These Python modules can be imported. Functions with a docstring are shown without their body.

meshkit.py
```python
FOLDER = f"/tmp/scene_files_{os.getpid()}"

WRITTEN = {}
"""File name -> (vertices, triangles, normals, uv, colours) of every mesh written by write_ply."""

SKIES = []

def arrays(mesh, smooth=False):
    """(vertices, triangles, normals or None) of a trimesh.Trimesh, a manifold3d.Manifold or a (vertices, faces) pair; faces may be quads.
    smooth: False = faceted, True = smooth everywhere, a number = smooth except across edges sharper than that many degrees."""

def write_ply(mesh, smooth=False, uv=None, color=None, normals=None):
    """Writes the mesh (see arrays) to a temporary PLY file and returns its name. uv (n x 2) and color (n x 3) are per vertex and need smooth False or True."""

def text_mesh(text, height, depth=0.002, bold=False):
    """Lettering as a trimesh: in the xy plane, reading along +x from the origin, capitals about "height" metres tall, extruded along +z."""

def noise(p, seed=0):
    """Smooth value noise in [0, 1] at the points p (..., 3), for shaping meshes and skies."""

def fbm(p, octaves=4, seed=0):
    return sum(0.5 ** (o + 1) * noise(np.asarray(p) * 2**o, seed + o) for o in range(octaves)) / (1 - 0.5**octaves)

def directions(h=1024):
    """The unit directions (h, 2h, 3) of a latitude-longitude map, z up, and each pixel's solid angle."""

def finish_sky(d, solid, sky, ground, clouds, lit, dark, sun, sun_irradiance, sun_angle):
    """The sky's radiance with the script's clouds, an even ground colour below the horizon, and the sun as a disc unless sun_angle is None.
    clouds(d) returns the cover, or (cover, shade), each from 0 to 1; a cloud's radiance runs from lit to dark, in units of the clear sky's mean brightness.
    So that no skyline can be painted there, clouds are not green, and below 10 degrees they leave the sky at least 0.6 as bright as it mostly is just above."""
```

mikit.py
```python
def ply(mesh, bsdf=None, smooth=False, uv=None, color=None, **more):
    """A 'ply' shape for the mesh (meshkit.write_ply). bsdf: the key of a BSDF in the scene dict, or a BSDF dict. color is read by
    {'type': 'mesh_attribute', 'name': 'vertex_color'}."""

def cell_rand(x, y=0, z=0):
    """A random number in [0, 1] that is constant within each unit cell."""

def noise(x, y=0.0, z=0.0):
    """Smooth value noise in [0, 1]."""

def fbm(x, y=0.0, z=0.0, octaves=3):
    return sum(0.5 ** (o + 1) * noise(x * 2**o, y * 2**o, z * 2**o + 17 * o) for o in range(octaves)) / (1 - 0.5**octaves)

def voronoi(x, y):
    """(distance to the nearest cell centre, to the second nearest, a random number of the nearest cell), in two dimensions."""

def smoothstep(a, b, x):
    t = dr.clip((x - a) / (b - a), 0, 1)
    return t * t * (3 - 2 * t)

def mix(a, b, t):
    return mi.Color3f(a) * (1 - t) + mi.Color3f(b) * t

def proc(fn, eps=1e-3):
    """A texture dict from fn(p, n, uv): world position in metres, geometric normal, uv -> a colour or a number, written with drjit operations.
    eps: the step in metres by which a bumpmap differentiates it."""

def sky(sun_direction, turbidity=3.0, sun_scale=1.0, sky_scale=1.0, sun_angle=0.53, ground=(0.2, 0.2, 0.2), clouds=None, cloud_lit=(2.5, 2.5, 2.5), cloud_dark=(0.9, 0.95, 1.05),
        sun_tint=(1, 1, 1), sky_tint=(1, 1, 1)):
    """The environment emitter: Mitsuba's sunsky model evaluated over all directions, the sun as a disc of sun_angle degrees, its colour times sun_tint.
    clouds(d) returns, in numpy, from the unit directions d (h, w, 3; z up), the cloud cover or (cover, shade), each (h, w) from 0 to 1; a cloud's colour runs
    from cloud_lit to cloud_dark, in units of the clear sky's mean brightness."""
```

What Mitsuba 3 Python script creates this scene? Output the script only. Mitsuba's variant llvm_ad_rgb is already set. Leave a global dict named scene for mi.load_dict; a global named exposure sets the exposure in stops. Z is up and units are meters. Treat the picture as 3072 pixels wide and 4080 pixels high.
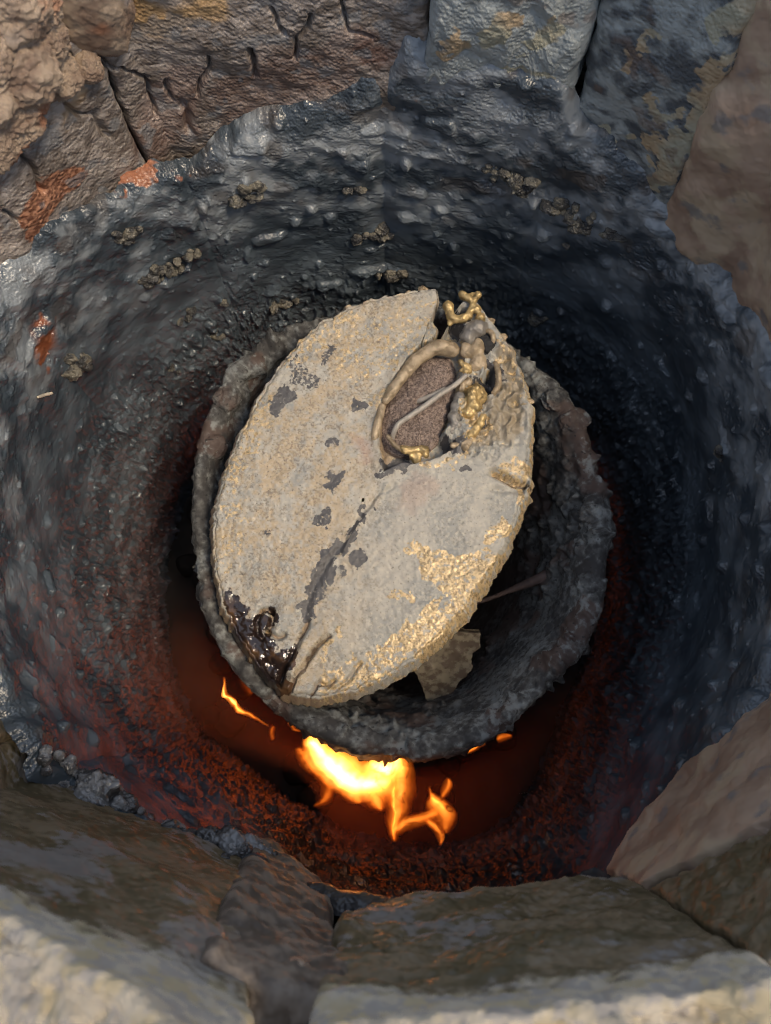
import numpy as np, trimesh, manifold3d as m3, drjit as dr, mitsuba as mi, mikit, meshkit
from mikit import noise, fbm, smoothstep, mix, voronoi

rng = np.random.default_rng(7)
scene, labels = {}, {}
T = mi.ScalarTransform4f

# ------------------------------------------------------------------ camera, sky, exposure
TILT = np.radians(16.0)
CAM = np.array([0.0, -0.179, 0.625])
FWD = np.array([0, np.sin(TILT), -np.cos(TILT)])
UP = np.array([0, np.cos(TILT), np.sin(TILT)])
scene['camera'] = {'type': 'thinlens', 'to_world': T().look_at(origin=CAM.tolist(), target=(CAM + FWD).tolist(), up=UP.tolist()),
                   'fov': 53.0, 'fov_axis': 'x', 'aperture_radius': 0.0014, 'focus_distance': 0.61, 'near_clip': 0.02, 'far_clip': 200.0}
scene['sky'] = mikit.sky((0.42, -0.24, 0.87), turbidity=3.5, sun_scale=0.35, sky_scale=0.9, sun_angle=16.0,
                         clouds=lambda d: 0.55 + 0 * d[..., 0], cloud_lit=(1.42, 1.52, 1.66), cloud_dark=(0.9, 0.95, 1.05), sun_tint=(1.0, 0.97, 0.91), sky_tint=(1.03, 1.0, 0.97))
exposure = 2.45

# ------------------------------------------------------------------ helpers
def quads(nu, nv, wrap=False):
    i, j = np.meshgrid(np.arange(nu if wrap else nu - 1), np.arange(nv - 1), indexing='ij')
    i2 = (i + 1) % nu
    return np.stack([i * nv + j, i2 * nv + j, i2 * nv + j + 1, i * nv + j + 1], -1).reshape(-1, 4)

def tri(f4):
    return np.vstack([f4[:, [0, 1, 2]], f4[:, [0, 2, 3]]])

def N3(p, s, seed=0, o=4):
    return meshkit.fbm(np.asarray(p) * s, o, seed) - 0.5

def vnormals(v, f):
    n = np.zeros_like(v)
    fn = np.cross(v[f[:, 1]] - v[f[:, 0]], v[f[:, 2]] - v[f[:, 0]])
    for k in range(3):
        np.add.at(n, f[:, k], fn)
    return n / np.maximum(np.linalg.norm(n, axis=1, keepdims=True), 1e-12)

def sstep(a, b, x):
    t = np.clip((x - a) / (b - a), 0, 1)
    return t * t * (3 - 2 * t)

def seg_dist(x, y, pts):
    """Distance to a polyline."""
    d = np.full(x.shape, 9.0)
    for (ax, ay), (bx, by) in zip(pts[:-1], pts[1:]):
        vx, vy = bx - ax, by - ay
        t = np.clip(((x - ax) * vx + (y - ay) * vy) / (vx * vx + vy * vy + 1e-12), 0, 1)
        d = np.minimum(d, np.hypot(x - ax - t * vx, y - ay - t * vy))
    return d

def poly_sdf(x, y, pts):
    """Negative inside."""
    pts = list(pts)
    d = seg_dist(x, y, pts + pts[:1])
    ins = np.zeros(x.shape, bool)
    for (ax, ay), (bx, by) in zip(pts, pts[1:] + pts[:1]):
        c = (ay > y) != (by > y)
        ins ^= c & (x < (bx - ax) * (y - ay) / (by - ay + 1e-15) + ax)
    return np.where(ins, -d, d)

def numbered(name):
    if name not in scene:
        return name
    k = 1
    while f'{name}_{k:03d}' in scene:
        k += 1
    return f'{name}_{k:03d}'

def put(name, mesh, bsdf, smooth=True, label=None, category=None, group=None, kind=None, **kw):
    key = numbered(name)
    scene[key] = mikit.ply(mesh, bsdf, smooth, **kw)
    d = {k: v for k, v in dict(label=label, category=category, group=group, kind=kind).items() if v}
    if d:
        labels[key] = d
    return key

def tube(points, radii, sides=20, n=None, rough=0.0, rs=200.0, seed=0):
    """Swept tube with round caps."""
    p, r = np.asarray(points, float), np.asarray(radii, float)
    n = n or 12 * len(p)
    s = np.linspace(0, 1, len(p)); q = np.linspace(0, 1, n)
    from scipy.interpolate import PchipInterpolator as PI
    P = PI(s, p)(q); Rr = PI(s, r)(q)
    t0, t1 = P[1] - P[0], P[-1] - P[-2]
    t0 /= np.linalg.norm(t0); t1 /= np.linalg.norm(t1)
    a = np.linspace(0, np.pi / 2, 6)[:-1]
    P = np.vstack([[P[0] - t0 * Rr[0] * np.cos(x) for x in a], P, [P[-1] + t1 * Rr[-1] * np.cos(x) for x in a[::-1]]])
    Rr = np.r_[Rr[0] * np.sin(a) + 1e-5, Rr, Rr[-1] * np.sin(a[::-1]) + 1e-5]
    t = np.gradient(P, axis=0); t /= np.linalg.norm(t, axis=1, keepdims=True) + 1e-12
    b1 = np.cross(t, [0.31, 0.17, 0.93]); b1 /= np.linalg.norm(b1, axis=1, keepdims=True)
    b2 = np.cross(t, b1)
    ang = np.arange(sides) * 2 * np.pi / sides
    dirs = np.cos(ang)[None, :, None] * b1[:, None] + np.sin(ang)[None, :, None] * b2[:, None]
    v = (P[:, None] + dirs * Rr[:, None, None])
    if rough:
        v = v + dirs * (N3(v, rs, seed)[..., None]) * rough * 2
    m = len(P)
    f = quads(m, sides)
    j = np.arange(m - 1)
    f = np.vstack([f, np.stack([j * sides + sides - 1, (j + 1) * sides + sides - 1, (j + 1) * sides, j * sides], -1)])
    return v.reshape(-1, 3), tri(f)

def blobs(centres, radii, edge=0.0012, taubin=12, rough=0.0008, rs=300.0, seed=0, squash=None):
    """Fused globules: union of spheres, refined, smoothed and roughened."""
    parts = [m3.Manifold.sphere(float(r), 24).translate(tuple(map(float, c))) for c, r in zip(centres, radii)]
    m = m3.Manifold.batch_boolean(parts, m3.OpType.Add).refine_to_length(edge).to_mesh()
    tm = trimesh.Trimesh(m.vert_properties[:, :3], m.tri_verts, process=True)
    trimesh.smoothing.filter_taubin(tm, 0.5, -0.52, taubin)
    v, f = np.array(tm.vertices), np.array(tm.faces)
    n = vnormals(v, f)
    return v + n * (N3(v, rs * .55, seed, 4)[:, None] * 3.4 * rough), f

def rock(c, r, seed, sub=4, amp=0.35, freq=1.6, stretch=(1, 1, 1), fine=0.06):
    s = trimesh.creation.icosphere(sub)
    d = np.array(s.vertices)
    k = 1 + amp * 2 * N3(d + seed * 7.3, freq, seed, 3) + fine * 2 * N3(d + seed, 9.0, seed, 2)
    v = d * k[:, None] * r * np.asarray(stretch)
    return v + c, np.array(s.faces)

def join(ms):
    vs, fs, n = [], [], 0
    for v, f in ms:
        vs.append(v); fs.append(np.asarray(f) + n); n += len(v)
    return np.vstack(vs), np.vstack(fs)

# ------------------------------------------------------------------ the shaft's plan: arc length u anticlockwise from the far corner
CORN = np.array([(0, .287), (-.175, .280), (-.300, .135), (-.315, -.05), (-.240, -.212), (-.085, -.258), (-.03, -.284), (.146, -.268),
                 (.255, -.155), (.31, .02), (.275, .17), (.14, .272)])
SEG = np.roll(CORN, -1, 0) - CORN
CUM = np.array([0.0, 0.1751, 0.3666, 0.5522, 0.7307, 0.8924, 0.9532, 1.109, 1.2813, 1.4647, 1.6188, 1.788, 1.9288])
LEN = np.diff(CUM)
PER = CUM[-1]
INW = np.stack([-SEG[:, 1], SEG[:, 0]], 1) / np.linalg.norm(SEG, axis=1, keepdims=True)

def base(u):
    """Plan point and inward normal at arc length u (turning softly at the corners)."""
    u = np.mod(u, PER)
    i = np.clip(np.searchsorted(CUM, u, side='right') - 1, 0, len(CORN) - 1)
    w = (u - CUM[i]) / LEN[i]
    p = CORN[i] + SEG[i] * w[..., None]
    a, b = u - CUM[i], CUM[i + 1] - u
    soft = 0.05
    n = INW[i].copy()
    ka = np.clip(0.5 - a / (2 * soft), 0, 0.5)[..., None]
    kb = np.clip(0.5 - b / (2 * soft), 0, 0.5)[..., None]
    n = n * (1 - ka - kb) + INW[i - 1] * ka + INW[(i + 1) % len(CORN)] * kb
    return p, n / np.linalg.norm(n, axis=-1, keepdims=True)

def at_wall(u, z, d=0.0):
    p, n = base(np.asarray(u, float))
    return np.concatenate([p + n * np.asarray(d)[..., None], np.asarray(z, float)[..., None] + 0 * p[..., :1]], -1)

def corner_dist(u):
    u = np.mod(u, PER)
    return np.min(np.abs(u[..., None] - CUM), axis=-1)

# ------------------------------------------------------------------ materials
def capd(x, y, ax, ay, bx, by):
    vx, vy = bx - ax, by - ay
    t = dr.clip(((x - ax) * vx + (y - ay) * vy) / (vx * vx + vy * vy + 1e-9), 0, 1)
    return dr.sqrt(dr.square(x - ax - t * vx) + dr.square(y - ay - t * vy))

def patches(x, y, caps, soft=0.003):
    """Largest of the stains' strengths; each is (ax, ay, bx, by, radius, strength)."""
    m = mi.Float(0)
    for ax, ay, bx, by, r, s in caps:
        m = dr.maximum(m, s * smoothstep(r + soft, r - soft, capd(x, y, ax, ay, bx, by)))
    return m

def material(name, color, rough, metal=0.0, bump=None, bump_scale=1.0, eps=2e-4, **kw):
    tex = lambda q: mikit.proc(q, eps) if callable(q) else ({'type': 'rgb', 'value': list(q)} if isinstance(q, (tuple, list)) else q)
    b = {'type': 'principled', 'base_color': tex(color), 'roughness': tex(rough), 'metallic': tex(metal), **kw}
    if bump is not None:
        b = {'type': 'bumpmap', 'texture': mikit.proc(bump, eps), 'scale': bump_scale, 'nested': b}
    scene[name] = {'type': 'twosided', 'bsdf': b}

# black glazed lining; uv = (arc length, height) in metres
LIN_RUST = [(.205, .115, .235, .122, .010, .55), (.185, .108, .20, .110, .008, .4)]
LIN_RED = [(.36, .06, .37, .05, .012, 1.)]

def lining_color(p, n, uv):
    u, z = dr.select(uv.x > 1.9288, uv.x - 1.9288, uv.x), uv.y
    w = fbm(p.x * 28, p.y * 28, p.z * 28, 3)
    w2 = fbm(p.x * 130 + 5, p.y * 130, p.z * 130, 2)
    c = mix((.041, .055, .070), (.092, .117, .142), smoothstep(.35, .68, w))
    up = smoothstep(-.02, .11, z + (w - .5) * .10)
    pale = up * smoothstep(.42, .60, w * .7 + w2 * .3) * (1 - smoothstep(.50, .70, u) * smoothstep(1.45, 1.25, u))
    c = mix(c, (.26, .285, .305), pale * .8)
    brown = smoothstep(.58, .72, fbm(p.x * 45 + 9, p.y * 45, p.z * 45, 2)) * .8
    c = mix(c, (.075, .052, .035), brown * (.08 + .5 * up))
    wu = (w2 - .5) * .028
    c = mix(c, (.32, .13, .07), smoothstep(.35, .6, patches(u + wu, z + wu, LIN_RUST, .006) + (w2 - .5) * .9))
    c = mix(c, (.22, .075, .035), patches(u + wu, z - wu, LIN_RED, .006))
    painted_dim = smoothstep(.84, .90, u + wu) * smoothstep(1.14, 1.08, u + wu) * smoothstep(-.24, -.16, z + wu)  # black painted in to dim the flame-lit near wall
    c = mix(c, (.020, .017, .016), painted_dim * .85)
    return c

def lining_rough(p, n, uv):
    return .20 + .34 * noise(p.x * 110 + 3, p.y * 110, p.z * 110)

def lining_bump(p, n, uv):
    return .00055 * noise(uv.x * 260, uv.y * 620, 0) + .0007 * noise(p.x * 640, p.y * 640, p.z * 640)

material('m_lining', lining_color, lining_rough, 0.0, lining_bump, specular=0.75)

SLAG_OCHRE = [(1.8536, .2233, 1.850, .23, .010, .9), (1.8318, .2115, 1.8177, .2192, .006, 1.), (1.8386, .1908, 1.828, .187, .006, 1.), (1.828, .187, 1.8118, .1851, .005, 1.), (1.885, .215, 1.88, .205, .006, .9), (1.8177, .2192, 1.812, .235, .007, .9),
              (1.76, .221, 1.758, .212, .005, .9), (1.7518, .2294, 1.75, .236, .006, .9), (1.7561, .1544, 1.749, .146, .005, 1.), (1.7295, .1987, 1.722, .19, .008, .8), (1.7122, .1692, 1.725, .165, .008, .9),
              (1.7075, .2709, 1.70, .28, .012, .9), (1.7018, .2329, 1.70, .245, .010, .9), (1.705, .2195, 1.70, .225, .010, .8), (1.700, .1922, 1.699, .205, .010, 1.), (1.7000, .1669, 1.698, .18, .010, 1.), (1.703, .137, 1.70, .155, .009, 1.), (1.72, .147, 1.71, .142, .004, .8)]

def slag_color(p, n, uv):
    """Grey-blue crust on the upper bricks with bare ochre clay showing in islands."""
    w = fbm(p.x * 30, p.y * 30, p.z * 30, 4)
    w2 = fbm(p.x * 120 + 5, p.y * 120, p.z * 120, 3)
    c = mix((.070, .080, .090), (.28, .305, .30), smoothstep(.42, .62, w * .6 + w2 * .4 + .16 * smoothstep(1.788, 1.794, uv.x)))
    wu = (fbm(p.x * 90, p.y * 90, p.z * 90 + 3, 4) - .5) * .030
    o = patches(uv.x + wu, uv.y - wu, SLAG_OCHRE, .0035)
    o = smoothstep(.30, .64, o * .75 + (w2 - .42) * 1.1 * smoothstep(0, .4, o + .25 * smoothstep(1.73, 1.70, uv.x)))
    c = mix(c, mix((.36, .27, .17), (.30, .29, .22), smoothstep(.4, .6, w)), o)
    return mix(c, (.13, .08, .055), smoothstep(.62, .72, fbm(p.x * 60, p.y * 60 + 8, p.z * 60, 3)) * .5)

def slag_rough(p, n, uv):
    return .36 + .3 * fbm(p.x * 50 + 3, p.y * 50, p.z * 50, 3)

def grain_bump(p, n, uv):
    return .0013 * fbm(uv.x * 260, uv.y * 330, 0, 2) + .0010 * noise(p.x * 620, p.y * 620, p.z * 620)

material('m_slag_brick', slag_color, slag_rough, 0.0, lining_bump, specular=0.5)

B1_OCHRE = [(.160, .222, .118, .240, .012, .9), (.14, .225, .12, .232, .012, .8), (.225, .20, .24, .19, .010, .5)]
B1_ORANGE = [(.276, .150, .300, .148, .013, 1.), (.262, .146, .276, .150, .010, 1.), (.300, .140, .308, .132, .008, .8)]
B1_RED = [(.155, .142, .154, .12, .004, .9), (.14, .17, .142, .15, .005, .6), (.02, .19, .0, .187, .012, .7), (.16, .15, .19, .12, .02, .5), (.10, .15, .05, .17, .03, .45)]

def brown_color(p, n, uv):
    u, z = uv.x, uv.y
    w = fbm(p.x * 35, p.y * 35, p.z * 35, 4)
    g = fbm(u * 160, z * 420, 0, 3)
    c = mix((.135, .112, .096), (.33, .29, .26), smoothstep(.36, .66, w * .55 + g * .45))
    wu = (w - .5) * .05
    c = mix(c, (.13, .055, .038), patches(u + wu, z - wu, B1_RED, .008) * .8)
    c = mix(c, mix((.17, .075, .045), (.38, .19, .115), smoothstep(.3, .7, noise(p.x * 420, p.y * 420, p.z * 420))), smoothstep(.3, .65, patches(u + wu * .22, z + wu * .22, B1_ORANGE, .005) + (g - .5) * .8))
    c = mix(c, (.42, .27, .13), patches(u + wu, z + wu, B1_OCHRE, .006))
    c = mix(c, (.17, .18, .19), smoothstep(.60, .68, fbm(p.x * 70 + 2, p.y * 70, p.z * 70, 3)) * .6)
    return c

material('m_brown_brick', brown_color, lambda p, n, uv: .26 + .30 * noise(p.x * 130, p.y * 130, p.z * 130), 0.0, grain_bump, specular=0.5)

def clay_color(p, n, uv):
    w = fbm(p.x * 40, p.y * 40, p.z * 40, 4)
    c = mix((.26, .175, .125), (.40, .29, .21), smoothstep(.3, .7, w))
    c = mix(c, (.40, .31, .215), smoothstep(.47, .62, fbm(p.x * 36 + 7, p.y * 36, p.z * 36, 5)))
    return mix(c, (.16, .165, .17), smoothstep(.60, .74, fbm(p.x * 60 + 1, p.y * 60, p.z * 60 + 6, 5)) * .7)

material('m_clay', clay_color, .62, 0.0, lambda p, n, uv: .0006 * fbm(p.x * 300, p.y * 300, p.z * 300, 2), specular=0.4)

def rubble_color(p, n, uv):
    w = fbm(p.x * 60, p.y * 60, p.z * 60, 4)
    c = mix((.19, .13, .095), (.34, .26, .19), smoothstep(.32, .68, w))
    c = mix(c, (.30, .13, .07), smoothstep(.58, .68, fbm(p.x * 25 + 3, p.y * 25, p.z * 25, 3)) * .7)
    return mix(c, (.24, .23, .24), smoothstep(.58, .70, fbm(p.x * 22, p.y * 22 + 5, p.z * 22, 3)) * .6)

material('m_rubble', rubble_color, .72, 0.0, lambda p, n, uv: .0012 * fbm(p.x * 260, p.y * 260, p.z * 260, 2), specular=0.35)

def near_color(p, n, uv):
    """Inner faces of the near bricks: olive-brown glaze with the grey sky sheen painted in, pale ash crust towards the top and on top."""
    w = fbm(p.x * 45, p.y * 45, p.z * 40, 3)
    s = fbm(p.x * 240, p.y * 240, p.z * 240 + 3, 2)
    c = mix((.090, .072, .038), (.175, .135, .085), smoothstep(.36, .64, w * .6 + s * .4))
    c = mix(c, (.20, .19, .185), smoothstep(.55, .64, fbm(p.x * 26 + 6, p.y * 26, p.z * 22, 3) * .75 + s * .25) * .7)  # grey patches paint the sky reflected in the glaze
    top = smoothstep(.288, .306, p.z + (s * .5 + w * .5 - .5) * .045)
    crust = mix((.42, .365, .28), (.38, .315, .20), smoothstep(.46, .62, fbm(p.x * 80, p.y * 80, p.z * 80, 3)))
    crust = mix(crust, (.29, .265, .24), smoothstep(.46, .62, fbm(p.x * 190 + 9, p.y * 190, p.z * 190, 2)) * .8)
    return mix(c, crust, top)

def near_rough(p, n, uv):
    return .30 + .35 * noise(p.x * 60 + 1, p.y * 60, p.z * 60) + .3 * smoothstep(.28, .30, p.z)

material('m_near_brick', near_color, near_rough, 0.0, lambda p, n, uv: .0022 * fbm(p.x * 260, p.y * 260, p.z * 260, 2), specular=0.5)

def crucible_color(p, n, uv):
    w = fbm(p.x * 45, p.y * 45, p.z * 45, 4)
    s = fbm(p.x * 240, p.y * 240, p.z * 240, 3)
    c = mix((.050, .048, .047), (.155, .158, .152), smoothstep(.36, .66, w * .5 + s * .5))
    c = mix(c, (.10, .066, .054), smoothstep(.54, .66, fbm(p.x * 35 + 4, p.y * 35, p.z * 35, 3)) * .7)
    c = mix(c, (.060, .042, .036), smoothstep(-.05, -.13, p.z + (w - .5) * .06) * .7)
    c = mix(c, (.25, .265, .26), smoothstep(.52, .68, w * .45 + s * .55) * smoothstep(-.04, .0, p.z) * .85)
    pit = smoothstep(.84, .90, noise(p.x * 420, p.y * 420, p.z * 420))
    return mix(c, (.02, .02, .02), pit * .7)

material('m_crucible', crucible_color, .7, 0.0, lambda p, n, uv: .0011 * fbm(p.x * 330, p.y * 330, p.z * 330, 2), specular=0.35)

def lump_color(p, n, uv):
    w = fbm(p.x * 150, p.y * 150, p.z * 150, 3)
    return mix((.045, .045, .045), (.16, .148, .118), smoothstep(.38, .66, w))

material('m_slag_lump', lump_color, .42, 0.0, lambda p, n, uv: .0009 * fbm(p.x * 420, p.y * 420, p.z * 420, 2), specular=0.5)

# the casting: oxide-dulled brass; x, y of the world are the disc's own plan
GOLD = [(.0956, .0267, .1067, .0267, .009, .9), (.0942, -.0239, .0831, -.0294, .007, 1.), (.0220, -.0400, .0353, -.0513, .006, 1.),
        (.0353, -.0513, .0679, -.0550, .012, 1.), (.0550, -.0694, .0498, -.055, .012, 1.), (.0170, -.0748, .006, -.074, .0035, .9),
        (.0348, -.0944, .0168, -.1085, .010, 1.), (.034, -.086, .038, -.078, .004, 1.), (.0168, -.1085, -.0153, -.1329, .009, .85), (-.0401, -.1363, -.047, -.1466, .007, .7),
        (.006, -.1294, -.036, -.146, .006, .8), (-.0404, -.1085, -.0473, -.1259, .002, 1.), (.085, -.05, .03, -.115, .010, .9),
        (-.036, -.102, -.044, -.112, .0022, 1.), (-.027, -.118, -.030, -.128, .002, .9),
        (-.122, .02, -.095, .08, .010, .55), (-.08, .118, -.03, .155, .010, .55), (-.02, .12, .035, .15, .022, .45), (-.125, -.05, -.12, .0, .010, .45),
        (-.01, .083, .004, .088, .006, .7), (.06, .045, .08, .06, .008, .8), (.066, .07, .075, .09, .008, .9), (.03, .03, .06, .033, .004, .7),
        (.1165, .085, .0955, .138, .004, .6), (.108, -.003, .112, .03, .005, .8)]
SOOT_SHADE = [(-.088, .0788, -.083, .088, .0085, .85), (-.0219, .0800, -.021, .081, .0042, 1.), (-.0735, .1084, -.060, .100, .009, .5), (-.0453, .0458, -.044, .0465, .0034, .8),
        (-.0437, .0116, -.038, .02, .0045, .9), (-.0525, -.0183, -.048, -.013, .004, .7), (-.0229, -.0477, -.022, -.040, .0045, 1.), (.0640, .0267, .0645, .027, .0036, 1.),
        (-.05, .118, -.046, .127, .004, .6), (-.094, -.029, -.093, -.029, .003, .6), (.0007, .0210, -.006, .017, .004, .8),
        (-.0158, -.0072, -.0268, -.0220, .0028, 1.), (-.0268, -.0220, -.0358, -.0386, .0034, 1.), (-.0358, -.0386, -.0460, -.0480, .0055, 1.), (-.0460, -.0480, -.0520, -.0600, .0065, 1.),
        (-.0518, -.0658, -.0605, -.0837, .0062, .8), (-.0390, -.055, -.0410, -.064, .004, 1.), (-.0605, -.0837, -.0621, -.0926, .0045, .8),
        (.0826, .1345, .0835, .130, .006, 1.), (.088, .095, .089, .108, .006, 1.), (.077, .099, .085, .096, .006, 1.), (.062, .150, .066, .157, .006, .9),  # the notch entry paints the shade of the open gap
        (.054, .045, .062, .047, .006, .9), (.0735, .06, .078, .07, .003, .8), (.002, .028, .012, .033, .008, .9)]
WETS = [(-.1182, -.0872, -.1130, -.0990, .0075, .8), (-.1130, -.0990, -.1055, -.1114, .010, 1.), (-.1055, -.1114, -.0972, -.1222, .011, 1.), (-.0972, -.1222, -.0867, -.1345, .011, 1.),
        (-.0867, -.1345, -.0790, -.1452, .008, 1.), (-.0907, -.1299, -.0770, -.1230, .008, .9), (-.0993, -.1052, -.0985, -.096, .006, .8), (-.0879, -.0925, -.087, -.089, .004, .8)]
PINKS = [(-.0198, .0497, -.0160, .0381, .005, .8), (.0322, .0116, .022, .006, .010, .5), (.0173, -.0035, .03, .012, .008, .4)]

WETS = [(a, b, c, d, r * 1.1, k) for a, b, c, d, r, k in WETS] + [(-.122, -.075, -.119, -.088, .006, .6), (-.095, -.098, -.090, -.112, .006, .7)]
SLOPE = [(.100, .128, .104, .095, .0075, 1.), (.104, .095, .103, .062, .009, 1.), (.098, .055, .065, .046, .007, .8), (.092, .075, .086, .060, .008, .9)]
GROOVE_BROWN = [(-.0431, -.1067, -.0525, -.1145, .0010, .7), (-.0525, -.1145, -.0609, -.1268, .0012, 1.), (-.0609, -.1268, -.0723, -.1490, .0012, 1.), (-.060, -.096, -.069, -.1161, .0008, .7), (-.069, -.1161, -.0766, -.1299, .0014, 1.), (-.0766, -.1299, -.0825, -.145, .0030, 1.),  # darker brown lines along the grooves and lip edges
        (-.0573, -.1520, -.0528, -.1437, .0008, 1.), (-.0528, -.1437, -.0449, -.1444, .0008, 1.), (-.0449, -.1444, -.0395, -.1399, .0008, .9), (.087, .0225, .1026, .014, .0014, .9), (.1026, .014, .119, .0115, .0012, .9),
        (-.0005, .083, -.0115, .046, .0012, .5), (.0125, .1045, .031, .1270, .0016, .7)]

def plate_masks(p):
    wa = (fbm(p.x * 130, p.y * 130, 1, 4) - .5) * .016
    wb = (fbm(p.x * 130 + 31, p.y * 130, 2, 4) - .5) * .016
    x, y = p.x + wa, p.y + wb
    return x, y

def plate_gold(p):
    x, y = plate_masks(p)
    sp = fbm(p.x * 420, p.y * 420, 3, 3)
    g = patches(x, y, GOLD, .0022)
    rim = smoothstep(.0, .004, -(p.z - (.0335 + .1 * p.y)))      # flanks of the disc
    side = smoothstep(.02, .08, p.x - .2 * p.y)
    g = dr.maximum(g, rim * (.35 + .5 * side))
    return smoothstep(.28, .60, g * .66 + (sp - .5) * 1.1 * smoothstep(.0, .3, g))

def plate_color(p, n, uv):
    x, y = plate_masks(p)
    w = fbm(p.x * 40, p.y * 40, 4, 4)
    s = fbm(p.x * 330, p.y * 330, 5, 3)
    left = smoothstep(.03, -.05, p.x - .25 * p.y)
    t = fbm(p.x * 780, p.y * 780, 6, 2)
    w3 = fbm(p.x * 75 + 7, p.y * 75, 2, 3)
    c = mix((.395, .380, .335), (.30, .30, .278), smoothstep(.38, .62, w))
    c = mix(c, (.41, .33, .225), left * smoothstep(.34, .66, w3 * .6 + s * .4))
    c = mix(c, (.165, .135, .10), smoothstep(.44, .74, fbm(p.x * 150, p.y * 150 + 4, 3, 3) * .45 + t * .55) * (.22 + .42 * left))
    c = mix(c, (.45, .42, .35), smoothstep(.52, .76, fbm(p.x * 560 + 3, p.y * 560, 8, 2)) * .55)
    c = mix(c, (.27, .215, .14), patches(x, y, SLOPE, .004) * .85)
    c = mix(c, (.36, .225, .17), patches(x, y, PINKS, .005) * .7)
    flank = smoothstep(.0, .003, (.0325 + .1 * p.y) - p.z) * smoothstep(.03, -.02, p.x - .2 * p.y)
    c = mix(c, (.27, .185, .115), flank * .8)
    c = mix(c, mix((.33, .24, .135), (.60, .46, .26), smoothstep(.25, .60, t)), plate_gold(p))
    c = mix(c, (.085, .055, .035), patches(x * .4 + p.x * .6, y * .4 + p.y * .6, GROOVE_BROWN, .0006) * .85)
    so = patches(x, y, SOOT_SHADE, .0014)
    c = mix(c, (.075, .073, .076), smoothstep(.24, .66, so + (t - .5) * 1.1))
    we = patches(x, y, WETS, .003)
    return mix(c, mix((.022, .014, .012), (.10, .055, .028), smoothstep(.45, .65, w3)), smoothstep(.35, .65, we + (s - .5) * 1.0))

def plate_rough(p, n, uv):
    x, y = plate_masks(p)
    s = fbm(p.x * 330, p.y * 330, 5, 3)
    we = smoothstep(.30, .55, patches(x, y, WETS, .003) + (s - .5) * .6)
    return (.60 - .14 * plate_gold(p)) * (1 - we) + .07 * we

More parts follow.
